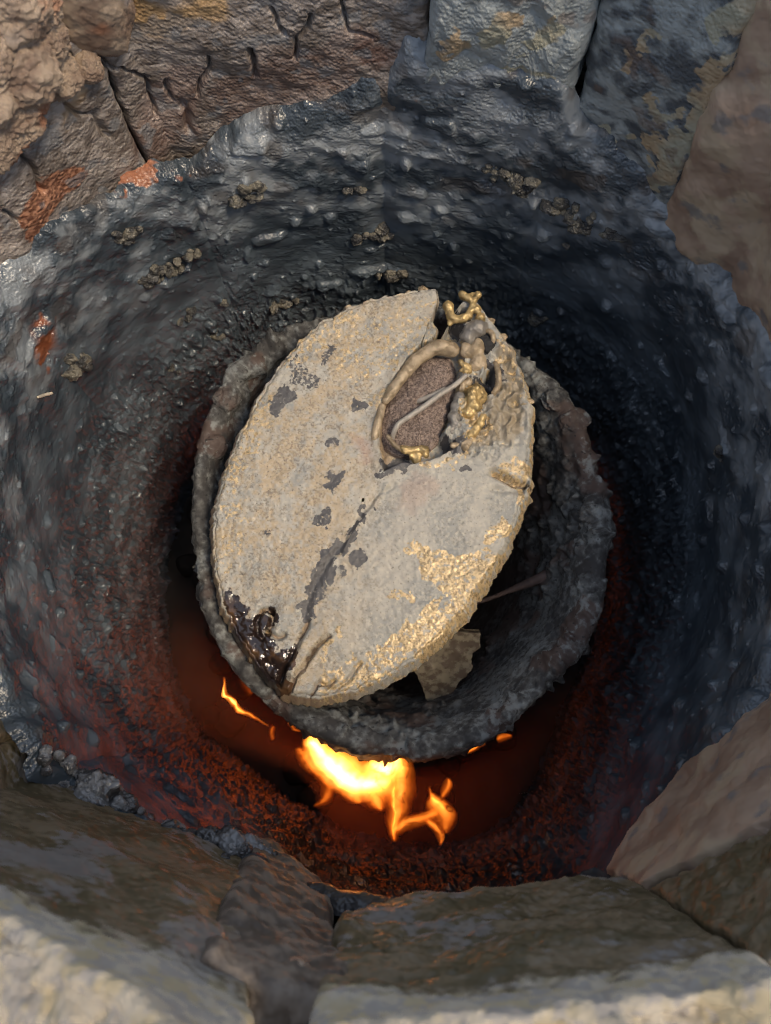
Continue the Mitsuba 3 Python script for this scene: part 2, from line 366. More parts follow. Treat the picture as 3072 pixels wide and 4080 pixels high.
def plate_metal(p, n, uv):
    x, y = plate_masks(p)
    so = patches(x, y, SOOT_SHADE, .0014)
    return (.02 + .26 * plate_gold(p)) * (1 - smoothstep(.3, .6, so)) 

def plate_bump(p, n, uv):
    return .0009 * fbm(p.x * 430, p.y * 430, p.z * 430, 2)

material('m_casting', plate_color, plate_rough, plate_metal, plate_bump, specular=0.8)

def brass_color(p, n, uv):
    w = fbm(p.x * 190, p.y * 190, p.z * 190, 3)
    return mix((.30, .22, .105), (.60, .44, .21), smoothstep(.35, .6, w))

material('m_brass', brass_color, lambda p, n, uv: .40 + .25 * fbm(p.x * 300, p.y * 300, p.z * 300, 2), .62, lambda p, n, uv: .0007 * fbm(p.x * 500, p.y * 500, p.z * 500, 2))

def dull_color(p, n, uv):
    w = fbm(p.x * 190, p.y * 190, p.z * 190, 3)
    return mix((.26, .20, .13), (.42, .335, .23), smoothstep(.35, .62, w))

material('m_dull_brass', dull_color, .52, .22, lambda p, n, uv: .0007 * fbm(p.x * 520, p.y * 520, p.z * 520, 2))
material('m_grey_metal', lambda p, n, uv: mix((.18, .17, .16), (.30, .28, .25), fbm(p.x * 160, p.y * 160, p.z * 160, 3)), .5, .3,
         lambda p, n, uv: .0008 * fbm(p.x * 400, p.y * 400, p.z * 400, 2))
material('m_wire', lambda p, n, uv: mix((.26, .235, .205), (.46, .43, .39), fbm(p.x * 300, p.y * 300, p.z * 60, 2)), .55, .1)

def sand_color(p, n, uv):
    s = noise(p.x * 1300, p.y * 1300, p.z * 1300) * .6 + fbm(p.x * 500, p.y * 500, p.z * 500, 2) * .4
    c = mix((.125, .095, .082), (.31, .245, .212), smoothstep(.30, .72, s))
    return mix((.03, .03, .03), c, smoothstep(.028, .042, p.y + (fbm(p.x * 80, p.y * 80, 1, 3) - .5) * .02))

material('m_core_sand', sand_color, .9, 0.0, lambda p, n, uv: .0014 * noise(p.x * 800, p.y * 800, p.z * 800), specular=0.2)
material('m_mortar', lambda p, n, uv: mix((.09, .07, .055), (.20, .16, .125), smoothstep(.35, .65, fbm(p.x * 120, p.y * 120, p.z * 120, 4))), .6, 0.0, lambda p, n, uv: .0014 * fbm(p.x * 260, p.y * 260, p.z * 260, 2))
material('m_silver_slag', lambda p, n, uv: mix((.05, .05, .052), (.20, .205, .21), smoothstep(.4, .65, fbm(p.x * 110, p.y * 110, p.z * 110, 2))), .24, 0.0, lambda p, n, uv: .0008 * noise(p.x * 420, p.y * 420, p.z * 420), specular=.7)
material('m_char', (.03, .03, .032), .8, 0.0, lambda p, n, uv: .0012 * fbm(p.x * 420, p.y * 420, p.z * 420, 2), specular=0.3)
material('m_charred_wood', lambda p, n, uv: mix((.05, .035, .032), (.14, .095, .085), fbm(p.x * 200, p.y * 200, p.z * 200, 3)), .7)
material('m_scrap', lambda p, n, uv: mix((.12, .09, .066), (.25, .215, .155), smoothstep(.38, .66, fbm(p.x * 190, p.y * 190, p.z * 190, 4))), .55, .1,
         lambda p, n, uv: .0008 * fbm(p.x * 300, p.y * 300, p.z * 300, 2))
material('m_floor', lambda p, n, uv: mix((.012, .011, .010), (.03, .025, .022), fbm(p.x * 60, p.y * 60, p.z * 60, 3)), .8)
material('m_ground', lambda p, n, uv: mix((.24, .19, .14), (.38, .32, .25), fbm(p.x * 14, p.y * 14, p.z * 14, 4)), .9)
material('m_pale', (.52, .47, .38), .8)
scene['m_flame'] = {'type': 'null'}

# ------------------------------------------------------------------ ground, floor
def ground():
    nr, na = 40, 120
    a = np.linspace(0, 2 * np.pi, na, endpoint=False)
    r = np.r_[0.40, 0.45 * (60 / 0.45) ** np.linspace(0, 1, nr - 1)]
    A, Rr = np.meshgrid(a, r, indexing='ij')
    x, y = Rr * np.cos(A), Rr * np.sin(A)
    z = 0.29 - 0.25 * sstep(0.5, 1.6, Rr) + 0.03 * N3(np.stack([x, y, 0 * x], -1), 3.0, 5)
    return np.stack([x, y, z], -1).reshape(-1, 3), tri(quads(na, nr, True))[:, ::-1]

put('ground', ground(), 'm_ground', label='dry earth around the furnace mouth', kind='structure')
v, f = trimesh.creation.cylinder(0.36, 0.03, sections=64).vertices, trimesh.creation.cylinder(0.36, 0.03, sections=64).faces
put('furnace_floor', (np.array(v) + [0, 0, -.395], np.array(f)), 'm_floor', False, label='dark floor at the bottom of the furnace shaft', kind='structure')

# ------------------------------------------------------------------ furnace: lining
ZT = np.array([(0, .172), (.046, .155), (.11, .135), (.162, .108), (.20, .111), (.263, .1185), (.311, .134), (.34, .13), (.40, .12), (.55, .10), (.68, .09), (.73, .08), (.746, .055),
               (.80, .060), (.841, .072), (.8885, .085), (.915, .09), (.955, .11), (1.0, .13), (1.09, .13), (1.112, .07), (1.174, .066), (1.214, .075), (1.243, .097), (1.28, .097), (1.36, .10),
               (1.465, .11), (1.56, .11), (1.60, .098), (1.65, .097), (1.675, .118), (1.70, .125), (1.717, .141), (1.746, .148), (1.775, .158), (1.80, .19), (1.85, .205), (1.89, .21),
               (1.915, .20), (PER, .172)])

LINED = {}

def on_lining(u, z, lift=0.0):
    """A point on the finished lining, lifted off it towards the shaft."""
    i = int(round(((u - 1.02) % PER) / PER * (len(LINED['u']) - 1)))
    row = LINED['P'][i]
    return row[np.argmin(np.abs(row[:, 2] - z))] + np.r_[base(np.array(float(u)))[1], 0] * lift

def lining():
    nu, nv = 1640, 400
    u = 1.02 + np.linspace(0, PER, nu)
    um = np.mod(u, PER)
    w = np.linspace(0, 1, nv)
    ux = np.stack([u * 0, u, u * 0], -1)
    zt = np.interp(um, ZT[:, 0], ZT[:, 1]) + (.014 * N3(ux, 40, 3) + .005 * N3(ux, 130, 4, 4)) * np.clip(np.minimum(u - 1.02, 1.02 + PER - u) / .02, 0, 1)
    Uu, Um = np.repeat(u[:, None], nv, 1), np.repeat(um[:, None], nv, 1)
    Z = -.385 + (zt[:, None] + .385) * w[None]
    P = at_wall(Uu, Z)
    lat = P.copy()
    d = .006 + .010 * sstep(.05, -.30, Z)
    near = sstep(.70, .76, Um) * sstep(1.40, 1.30, Um)
    d += .012 * N3(lat, 14, 11, 3) - .010 * near * sstep(-.15, .05, Z)
    up = sstep(-.06, .06, Z)
    bil = 1 - np.abs(2 * meshkit.fbm(lat * 24, 3, 21) - 1) * 2
    d += (.0008 + .0042 * up * (1 - .6 * near)) * (bil - .3)
    d += (.0009 + .0007 * up) * 2 * N3(lat, 95, 31, 3)
    seam = np.clip(np.minimum(Uu - 1.02, 1.02 + PER - Uu) / .012, 0, 1)
    st = np.stack([Uu * 34 + 6 * N3(lat, 12, 43, 2), Z * 190 + 10 * N3(lat, 16, 42, 3), 0 * Z], -1)
    d += seam * .0017 * (meshkit.fbm(st, 3, 41) - .5) * (1 - .4 * up)
    low = sstep(-.03, -.12, Z)
    d += low * (.0045 * N3(lat, 170, 33, 3) + .0035 * sstep(.5, .85, meshkit.noise(np.stack([Um * 260, Z * 130, 0 * Z], -1), 34)))
    bl = meshkit.noise(lat * 210, 51)
    d += .0018 * sstep(.78, .95, bl)
    big = meshkit.noise(lat * 60, 52)
    d += .005 * sstep(.74, .92, big)
    for c in range(1, 12):
        du = (Um - CUM[c] + PER / 2) % PER - PER / 2
        d += (.036 if c == 1 else .022) * np.exp(-np.sqrt(du ** 2 + .014 ** 2) / (.045 if c == 1 else .032))
    d -= .050 * near * sstep(.76, .94, Um) * sstep(1.26, 1.05, Um) * sstep(.11, .0, Z)
    # grooves in the far corners, softer ones elsewhere
    for c, (dep, wid) in {0: (.006, .012)}.items():
        du = (Um - CUM[c] + PER / 2 + .004 * N3(np.stack([Z, Z * 0, Z * 0], -1), 30, c)) % PER - PER / 2 + (.02 * (Z < 9) * (-Z) if c == 1 else 0)
        d -= dep * np.exp(-np.abs(du) / wid)
    # lip of the crust curls back into the wall
    e = (zt[:, None] - Z)
    d -= .012 * (1 - np.sqrt(np.clip(1 - (1 - np.clip(e / .012, 0, 1)) ** 2, 0, 1)))
    far = 1 - sstep(.36, .42, Um) * sstep(1.68, 1.60, Um)
    d -= far * .005 * sstep(.03, .0, e)
    P = at_wall(Uu, Z, d)
    LINED.update(P=P, u=u, zt=zt)
    return (P.reshape(-1, 3), tri(quads(nu, nv))), np.stack([Uu, Z], -1).reshape(-1, 2)

mesh, uv = lining()
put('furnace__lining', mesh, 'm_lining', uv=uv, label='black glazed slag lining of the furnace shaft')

# ------------------------------------------------------------------ furnace: upper course of bricks
def backing():
    u = np.linspace(0, PER, 240, endpoint=False)
    z = np.linspace(-.42, .30, 24)
    Uu, Z = np.meshgrid(u, z, indexing='ij')
    v = at_wall(Uu, Z, -.030 - .055 * sstep(.12, .06, Z))
    v = v + .006 * N3(v, 60, 15, 3)[..., None]
    return v.reshape(-1, 3), tri(quads(240, 24, True))

put('furnace__mortar_bed', backing(), 'm_slag_lump')

def wall_brick(name, u0, u1, z0, z1, mat, nu, nv, seed, d0=0.0, r=.008, cracks=(), lump=.006, rough=.0016, lobes=0.0, label=None, z0s=0.0, depth=.11, cw=.0011, cd=.007, fill=None, u0s=0.0, z1s=0.0, ntop=0):
    W, H = u1 - u0, z1 - z0
    out = np.array([depth, depth * .5, .02, .008, .003])
    p = np.r_[-out, np.linspace(0, W, nu), W + out[::-1]]
    q = np.r_[-out, np.linspace(0, H, nv), H + (np.linspace(.0008, depth, ntop) if ntop else out[::-1])]
    Pp, Q = np.meshgrid(p, q, indexing='ij')
    pc, qc = np.clip(Pp, 0, W), np.clip(Q, 0, H)
    o = np.maximum(np.abs(Pp - pc), np.abs(Q - qc))
    e = np.minimum(np.minimum(pc, W - pc), np.minimum(qc, H - qc))
    k = np.clip(e / r, 0, 1)
    d = d0 - o - r * (1 - np.sqrt(1 - (1 - k) ** 2)) 
    u = u0 + pc + u0s * (qc / H - .5)
    z = z0 + qc + z0s * (pc / W - .5) * (1 - qc / H) + z1s * (pc / W - .5) * (qc / H)
    ux = np.stack([u, u * 0 + seed, z], -1)
    if lobes:
        z = z + lobes * 2 * N3(np.stack([u, u * 0 + seed, u * 0], -1), 42, seed, 3) * np.clip(1 - qc / H, 0, 1)
    # uneven outline
    u = u + .008 * N3(ux, 45, seed + 1, 3) * np.clip(1 - e / .02, 0, 1)
    z = z + .008 * N3(ux, 45, seed + 2, 3) * np.clip(1 - e / .02, 0, 1)
    face = (o == 0)
    d = d + np.where(face, 1, .3) * (lump * 2 * N3(ux, 20, seed + 3, 3) + rough * 2 * N3(ux, 110, seed + 4, 4))
    for i, (pts, wide) in enumerate(cracks):
        wob = .0035 * N3(ux, 120, seed + 9 + i, 3)
        dist = seg_dist(u + wob, z - wob, pts)
        d = d - face * cd * np.exp(-(dist / (cw * wide)) ** 2)
    v = at_wall(u, z, d)
    top = (Q > H)
    v[..., 2] += np.where(top, .014 * N3(v, 40, seed + 6, 4) + .011 * N3(v, 130, seed + 7, 4), 0)
    uvw = np.stack([u, z], -1).reshape(-1, 2)
    return put(name, (v.reshape(-1, 3), tri(quads(*Pp.shape))), mat, uv=uvw, label=label)

CR = [([(.2229, .1766), (.2227, .1672), (.2225, .159), (.2199, .1503)], 2.2), ([(.1767, .1737), (.174, .1651), (.1766, .1555), (.1754, .1434), (.1772, .1366)], 1.2),
      ([(.1604, .166), (.163, .1585), (.1588, .1489)], 1.3), ([(.153, .1471), (.1529, .1373), (.1555, .1239), (.1544, .1204)], 2.4), ([(.1252, .1878), (.1271, .1765), (.1363, .1651), (.1419, .1514)], 1.0),
      ([(.2847, .1931), (.2821, .1798), (.2835, .1696), (.2863, .1621), (.2857, .1563)], 1.4), ([(.095, .1936), (.0945, .1824), (.095, .1679)], 1.4),
      ([(.2269, .2453), (.2232, .2342), (.2214, .2242), (.2222, .2171)], 1.5), ([(.3162, .1664), (.3134, .151)], 1.2), ([(.2385, .1979), (.2374, .1883), (.2246, .1764)], 1.2),
      ([(.0753, .2226), (.0724, .2112), (.0687, .2046)], 1.2), ([(.0502, .2192), (.0528, .2092), (.0616, .2017), (.0647, .1841)], 1.2), ([(.0286, .2282), (.0272, .2122), (.0242, .2043), (.0152, .2014), (.0095, .1972)], 1.1),
      ([(.0944, .1935), (.0946, .1781)], 1.1), ([(.205, .205), (.19, .19), (.18, .178), (.172, .173)], 1.0)]
wall_brick('furnace__brick', -.030, .1985, .085, .315, 'm_brown_brick', 250, 260, 1, cracks=CR, r=.006, label='brown cracked brick face with grainy glossy crust')
wall_brick('furnace__brick', .2015, .345, .085, .315, 'm_brown_brick', 190, 260, 2, cracks=CR, r=.006, d0=.002, label='brown cracked brick at the left with a broken upper part')
wall_brick('furnace__brick', 1.791, PER - .0285, .186, .315, 'm_slag_brick', 190, 170, 3, d0=.012, lobes=.034, r=.008, lump=.010, rough=.0022, label='grey glazed brick with ochre lobed lower edge')
wall_brick('furnace__brick', 1.694, 1.7885, .10, .315, 'm_slag_brick', 150, 240, 4, d0=.006, r=.006, rough=.0010, lobes=.008, u0s=.012, label='grey-blue slagged brick speckled with ochre clay')
wall_brick('furnace__brick', 1.54, 1.700, .084, .315, 'm_clay', 180, 220, 5, d0=.008, r=.014, lump=.008, rough=.0009, u0s=.012, label='brick plastered with smooth brown clay')
wall_brick('furnace__brick', 1.29, 1.536, .095, .315, 'm_clay', 60, 50, 6)
wall_brick('furnace__brick', .349, .545, .09, .315, 'm_brown_brick', 60, 60, 7)
wall_brick('furnace__brick', .549, .700, .07, .315, 'm_near_brick', 60, 60, 8)
wall_brick('furnace__brick', .715, .919, .045, .325, 'm_near_brick', 240, 200, 9, r=.005, u0s=.05, ntop=110, z1s=.11, lump=.006, rough=.0016, label='large smooth olive brick with pale yellowish ash crust on its edge')
wall_brick('furnace__brick', .956, 1.1085, .142, .334, 'm_near_brick', 220, 170, 10, d0=.010, ntop=110, r=.005, lump=.008, rough=.0030, label='rough brown brick jutting over the shaft with a sunlit top')
wall_brick('furnace__brick', 1.1115, 1.200, .198, .288, 'm_near_brick', 130, 110, 11, d0=.003, ntop=110, r=.004, z0s=.095, rough=.0028, label='green-grey brick with a pale broken sunlit edge')
wall_brick('furnace__brick', 1.1115, 1.29, .058, .233, 'm_clay', 190, 170, 12, d0=.002, r=.004, lump=.008, rough=.0020, z1s=.19, label='brown clay-plastered brick of the lower course')
wall_brick('furnace__mortar', .893, .958, .05, .285, 'm_mortar', 110, 200, 13, d0=.006, r=.007, lump=.008, rough=.003, u0s=.025, z0s=.03, label='crumbling mortar wedge in the joint')

# clay rubble in the far left corner
for i, (u, z, r) in enumerate([(.2437, .278, .022), (.228, .268, .015), (.2348, .250, .016), (.258, .248, .024), (.236, .222, .014), (.2648, .237, .018), (.262, .2258, .014), (.2787, .2214, .020),
                               (.2153, .2133, .010), (.285, .245, .022), (.30, .22, .02), (.275, .268, .02)]):
    c = at_wall(np.array(u), np.array(z), np.array(.004))
    put('furnace__clay_lump', rock(c, r, 30 + i, 5, .30, 1.5, fine=.10), 'm_rubble')
put('furnace__clay_slab', rock(at_wall(np.array(.198), np.array(.250), np.array(-.004)), .034, 61, 5, .16, 1.2, (1.0, .6, 1.35), .04), 'm_rubble', label='smooth beige clay slab beside the rubble')

# slag crumbs stuck to the lining
LUMPS = [(.0013, -.0139, .008, 5), (.0258, -.0126, .005, 3), (1.8213, .0848, .008, 5), (1.8357, .0911, .009, 6), (1.8090, .083, .009, 6), (1.7489, .067, .010, 6), (1.7722, .0754, .008, 4), (.1085, -.1071, .010, 4),
         (.1148, .0653, .009, 5), (.2481, .0148, .010, 4), (.2302, .016, .007, 3), (.2435, .0758, .008, 4), (.2148, -.1181, .008, 3), (.275, -.1203, .007, 3), (.3618, .0075, .012, 6),
         (1.5012, .0087, .007, 4), (1.7532, .0321, .006, 3), (.2295, -.0627, .007, 3), (.2525, .079, .006, 3), (1.923, -.0661, .009, 4), (1.7508, -.0894, .008, 4), (.0254, .0581, .006, 3),
         (1.7222, .0702, .007, 3), (.1862, -.0725, .006, 3), (.205, .02, .006, 3), (.224, .006, .005, 3)]
for i, (u, z, r, n) in enumerate(LUMPS):
    g = np.random.default_rng(100 + i)
    ms = []
    r *= g.uniform(.55, 1.3)
    for k in range(n + 4):
        c = on_lining(u + g.normal(0, r * .6), z + g.normal(0, r * .5), g.uniform(.0, .003))
        ms.append(rock(c, r * g.uniform(.22, .62), 200 + i * 9 + k, 4, .45, 1.8, (g.uniform(.6, 1.5), g.uniform(.6, 1.4), g.uniform(.5, 1.2)), fine=.22))
    put('furnace__slag_lump', join(ms), 'm_slag_lump')
for i in range(26):
    g = np.random.default_rng(700 + i)
    u = .728 + .165 * i / 25 + g.normal(0, .003)
    z = np.interp(u, ZT[:, 0], ZT[:, 1]) - .008 + g.normal(0, .010)
    r = g.choice([.004, .006, .009, .014])
    if i % 4 == 3: continue
    ms = [rock(on_lining(u + g.normal(0, .006), z + g.normal(0, .005), .003) + np.array([0, 0, .002]), r * g.uniform(.5, 1.0), 800 + i * 5 + k, 4, .40, 1.5, fine=.16) for k in range(3)]
    put('furnace__slag_lump', join(ms), 'm_silver_slag')
labels['furnace'] = dict(label='brick furnace shaft lined with black glazed slag, seen from above', category='furnace')

# ------------------------------------------------------------------ crucible
RIM = np.array([(-0.1621, -0.0093), (-0.1645, 0.0441), (-0.1586, 0.0868), (-0.1481, 0.1132), (-0.1431, 0.1334), (-0.1215, 0.1539), (-0.0972, 0.1701), (-0.0766, 0.1794), (-0.0476, 0.1922), (0.0, .198), (.05, .194),
                (.095, .172), (0.1301, 0.1400), (0.1504, 0.1244), (0.1651, 0.1), (0.1788, 0.0653), (0.1862, 0.0315), (0.1896, -0.0093), (0.1829, -0.0449), (0.1775, -0.0795), (0.1622, -0.1093), (0.1384, -0.1348),
                (0.115, -0.1597), (0.0888, -0.1806), (0.0597, -0.1926), (0.0239, -0.1977), (-0.0118, -0.196), (-0.0477, -0.1841), (-0.0769, -0.1702), (-0.0994, -0.1526), (-0.1265, -0.1239), (-0.1473, -0.087), (-0.1553, -0.0527)])
CC = np.array([.012, 0.0])

def crucible():
    nt = 900
    th = np.linspace(-np.pi, np.pi, nt, endpoint=False)
    a = np.arctan2(RIM[:, 1] - CC[1], RIM[:, 0] - CC[0]); r = np.hypot(*(RIM - CC).T)
    o = np.argsort(a); a, r = a[o], r[o]
    R0 = np.interp(th, np.r_[a[-1] - 2 * np.pi, a, a[0] + 2 * np.pi], np.r_[r[-1], r, r[0]])
    prof = [(-.30, .68)] + [(z, 1 - .32 * (max(0, -z - .02) / .28) ** 1.6) for z in np.linspace(-.29, -.012, 60)]
    pts = [(z, s, 0.0) for z, s in prof]
    pts += [(-.006, 1.0, 0.0), (-.002, .998, -.001), (.001, 1, -.004), (.002, 1, -.007), (.001, 1, -.011), (-.001, 1, -.014), (-.004, 1, -.017)]
    for k in np.linspace(0, 1, 110)[1:]:
        pts.append((-.004 - .22 * k, 1, -.017 - .062 * k ** .8))
    pts += [(-.230, .4, -.02), (-.231, .15, 0), (-.231, .001, 0)]
    z = np.array([q[0] for q in pts]); s = np.array([q[1] for q in pts]); off = np.array([q[2] for q in pts])
    RR = R0[:, None] * s[None] + off[None] * np.where(off[None] < -.02, 1 + .45 * sstep(-.2, .8, np.cos(th - .0))[:, None] * (np.abs(off[None]) - .02) / .06, 1)
    v = np.stack([CC[0] + RR * np.cos(th)[:, None], CC[1] + RR * np.sin(th)[:, None], z[None] + 0 * RR], -1)
    f = tri(quads(nt, len(pts), True))
    sh = v.shape; v = v.reshape(-1, 3)
    n = vnormals(v, f)
    h = .010 * N3(v, 26, 71, 3) + .011 * N3(v, 80, 72, 4) + .0022 * N3(v, 260, 74, 3) + .0025 * sstep(.7, .9, meshkit.noise(v * 160, 73))
    mod = .35 + 1.3 * sstep(.35, .65, meshkit.fbm(v * 18, 2, 77))
    v = v + n * (h * mod)[:, None]
    v[:, 2] += (.012 * N3(v * [1, 1, 0], 14, 75, 3) + .006 * N3(v * [1, 1, 0], 90, 76, 3)) * (v[:, 2] > -.05)
    return v, f

put('crucible__vessel', crucible(), 'm_crucible')
labels['crucible'] = dict(label='round grey crucible with crusted rim standing in the black shaft', category='crucible')
# slag blobs on the rim
for i, (x, y) in enumerate([(-.140, .105), (-.150, .060), (.165, .085), (.150, .105), (.176, .0), (.17, -.06), (-.03, .185)]):
    put('crucible__slag_lump', rock(np.array([x, y, -.004]), .012, 300 + i, 4, .35, 1.8, (1, 1, .6), .12), 'm_crucible')

# ------------------------------------------------------------------ the brass casting on top of the crucible
OUT = np.array([(0.0435, 0.1828), (0.0457, 0.1733), (0.0410, 0.1651), (0.0390, 0.1560), (0.0440, 0.1475), (0.0420, 0.1397), (0.0449, 0.1345), (0.0495, 0.1375), (0.0535, 0.1487), (0.0580, 0.160), (0.0660, 0.1720), (0.0740, 0.1758), (0.0831, 0.1618),
                (0.0950, 0.1446), (0.1054, 0.1304), (0.1113, 0.1124), (0.1169, 0.0965), (0.1184, 0.0847), (0.1211, 0.0760), (0.1192, 0.0535), (0.1161, 0.0286), (0.1168, 0.0146), (0.1146, 0.0059), (0.1087, -0.0072), (0.1015, -0.0257), (0.0936, -0.0441),
                (0.0786, -0.0658), (0.0637, -0.0873), (0.0454, -0.1067), (0.0238, -0.1252), (-0.0011, -0.1408), (-0.0258, -0.1501), (-0.0504, -0.1542), (-0.0681, -0.1525), (-0.0805, -0.1483), (-0.0969, -0.1329), (-0.1154, -0.1085), (-0.1301, -0.0801),
                (-0.1366, -0.0550), (-0.1388, -0.0257), (-0.1372, -0.0035), (-0.1309, 0.0267), (-0.1228, 0.0497), (-0.1088, 0.0807), (-0.0925, 0.1084), (-0.0740, 0.1345), (-0.0551, 0.1528), (-0.0360, 0.1630), (-0.0128, 0.1733), (0.0105, 0.1783), (0.0241, 0.1824)])[::-1]
HOLE = [(-.0055, .0542), (-.003, .081), (.008, .102), (.0205, .1205), (.031, .1315), (.0425, .137), (.0445, .150), (.0490, .158), (.0580, .156), (.064, .148), (.0696, .139), (.064, .126), (.066, .115), (.062, .104), (.061, .09), (.057, .078), (.054, .066), (.048, .056), (.059, .0454),
        (.047, .0375), (.0344, .0314), (.012, .030), (-.0013, .0236), (-.0047, .0366)]
HOLE2 = [(.0902, .0897), (.0916, .111), (.0855, .111), (.0776, .104), (.0706, .102), (.075, .095), (.0815, .088)]
HOLE3 = [(.060, .158), (.064, .150), (.070, .152), (.070, .162), (.064, .166)]
BAND = [(0.0815, 0.1612), (0.0864, 0.1491), (0.0950, 0.1389), (0.1024, 0.1242), (0.1090, 0.1123), (0.1146, 0.0987), (0.1169, 0.0870), (0.1146, 0.0718), (0.1133, 0.0559)]

def plate_z(x, y):
    return .035 + .10 * y

def plate_h(x, y):
    p = np.stack([x, y, 0 * x], -1)
    h = .0045 * N3(p, 22, 81, 3) + .0013 * N3(p, 120, 82, 4)
    h += .0007 * (meshkit.noise(p * 330, 83) - .5)
    wob = .004 * N3(p, 90, 84, 3)
    # rough sunken area between the hole and the raised right rim
    rough = sstep(.02, .0, poly_sdf(x, y, [(.055, .045), (.07, .085), (.085, .13), (.095, .125), (.105, .09), (.105, .06), (.085, .045)]))
    ridg = 1 - np.abs(2 * meshkit.fbm(p * 75, 3, 85) - 1) * 2
    h += rough * (-.0060 + .0075 * ridg + .006 * N3(p, 200, 86, 3))
    bd = seg_dist(x + wob * .5, y, BAND)
    h += .0035 * sstep(.010, .003, bd)
    hs = poly_sdf(x + wob, y + wob, HOLE)
    h -= .017 * sstep(.001, -.005, hs)
    h += .002 * sstep(.010, .001, hs) * (hs > 0)
    h -= .014 * sstep(.001, -.003, poly_sdf(x + wob, y - wob, HOLE2)) + .012 * sstep(.001, -.003, poly_sdf(x + wob, y - wob, HOLE3))
    # grooves, seams and the raised tongue at the bottom
    g = lambda pts, dep, wid, k=.6: -dep * np.exp(-(seg_dist(x + wob * k, y - wob * k, pts) / wid) ** 2)
    tongue = seg_dist(x, y, [(-.0519, -.1021), (-.0628, -.1150), (-.0690, -.1290), (-.0750, -.1480)])
    h += .005 * sstep(.0075, .0045, tongue) * sstep(-.09, -.115, y)
    h += g([(-.0431, -.1067), (-.0525, -.1145), (-.0609, -.1268), (-.0678, -.1360), (-.0723, -.1500)], .0048, .0015, .2)
    h += g([(-.0600, -.0960), (-.0690, -.1161), (-.0766, -.1299), (-.0825, -.1450)], .005, .0018, .3)
    h += g([(-.0573, -.1520), (-.0528, -.1437), (-.0505, -.1414), (-.0449, -.1444), (-.0395, -.1399)], .004, .0015, .2)
    h += g([(-.040, -.1470), (-.028, -.139), (-.020, -.128)], .0035, .0016, .3)
    h += g([(.0870, .0230), (.1026, .0140), (.1200, .0115)], .009, .0030, .4) + g([(.0870, .0090), (.102, .0085), (.1170, .0085)], .003, .0024, .4)
    h += g([(.006, .012), (-.0055, .0070), (-.0158, -.0072), (-.0268, -.0220), (-.0358, -.0386), (-.0441, -.0459), (-.0519, -.0600), (-.0605, -.0837), (-.064, -.10)], .0022, .0030, 1.0)
    h += .002 * np.exp(-(seg_dist(x + wob, y, [(.0, .012), (-.0120, -.0090), (-.0230, -.0230), (-.033, -.040)]) / .002) ** 2)
    for pts in ([(-.0966, -.0878), (-.1006, -.0958), (-.0993, -.1052), (-.096, -.108)], [(-.0879, -.0885), (-.0884, -.0990), (-.091, -.104)], [(-.0966, -.0878), (-.093, -.086), (-.0879, -.0885)], [(-.091, -.104), (-.083, -.108), (-.078, -.106)]):
        h += g(pts, .0050, .0018, .5)
    wet = sstep(.014, .004, seg_dist(x, y, [(-.1130, -.0990), (-.1055, -.1114), (-.0972, -.1222), (-.0867, -.1345), (-.0790, -.1452)]))
    h += wet * (-.0012 + .0018 * (meshkit.noise(p * 280, 88) - .5))
    h -= .003 * sstep(.010, .003, seg_dist(x, y, [(-.0875, -.1310), (-.080, -.139)]))
    return h

def casting():
    nr, nt = 330, 960
    c = np.array([-.018, .0])
    a = np.unwrap(np.arctan2(OUT[:, 1] - c[1], OUT[:, 0] - c[0]))
    th = np.linspace(0, 2 * np.pi, nt, endpoint=False)
    dirs = np.stack([np.cos(th), np.sin(th)], -1)
    Ro = np.full(nt, 0.0)
    Q0, Q1 = OUT - c, np.roll(OUT, -1, 0) - c
    for k, dd in enumerate(dirs):
        e = Q1 - Q0
        den = dd[0] * e[:, 1] - dd[1] * e[:, 0]
        with np.errstate(divide='ignore', invalid='ignore'):
            t = (Q0[:, 0] * e[:, 1] - Q0[:, 1] * e[:, 0]) / den
            s = (Q0[:, 0] * dd[1] - Q0[:, 1] * dd[0]) / den
        ok = (t > 0) & (s >= -1e-6) & (s <= 1 + 1e-6)
        Ro[k] = t[ok].max()
    Ro = Ro - .0035 + .0022 * N3(np.stack([dirs[:, 0], dirs[:, 1], 0 * th], -1), 30, 90, 4) * 2
    rr = np.linspace(0.002, 1, nr) ** .75
    X = c[0] + rr[None] * Ro[:, None] * dirs[:, :1]
    Y = c[1] + rr[None] * Ro[:, None] * dirs[:, 1:]
    Z = plate_z(X, Y) + plate_h(X, Y)
    e = (1 - rr)[None] * Ro[:, None]
    Z -= .0025 * (1 - np.sqrt(np.clip(1 - (1 - np.clip(e / .003, 0, 1)) ** 2, 0, 1)))
    top = np.stack([X, Y, Z], -1)
    # flanks: flared and ragged, then the underside
    rim = top[:, -1]
    nrm = np.concatenate([dirs, 0 * dirs[:, :1]], 1)
    rag = N3(rim, 150, 91, 4)[:, None]
    rows = []
    for out_, dz, ragk in [(.0012, -.0015, .2), (.0026, -.004, .4), (.0042, -.008, .6), (.0058, -.012, .9), (.0072, -.016, 1.2), (.0080, -.0195, 1.6), (.0068, -.0212, 1.5), (-.004, -.0218, 0), (-.03, -.022, 0)]:
        q = rim + nrm * (out_ + .0035 * ragk * rag)
        q[:, 2] = plate_z(q[:, 0], q[:, 1]) + dz + .001 * rag[:, 0]
        q += .0012 * N3(q, 260, 92, 3)[:, None] * nrm
        rows.append(q)
    q = np.repeat([[c[0], c[1], plate_z(*c) - .022]], nt, 0); rows.append(q)
    v = np.concatenate([top, np.stack(rows, 1)], 1)
    return v.reshape(-1, 3), tri(quads(nt, v.shape[1], True))[:, ::-1]

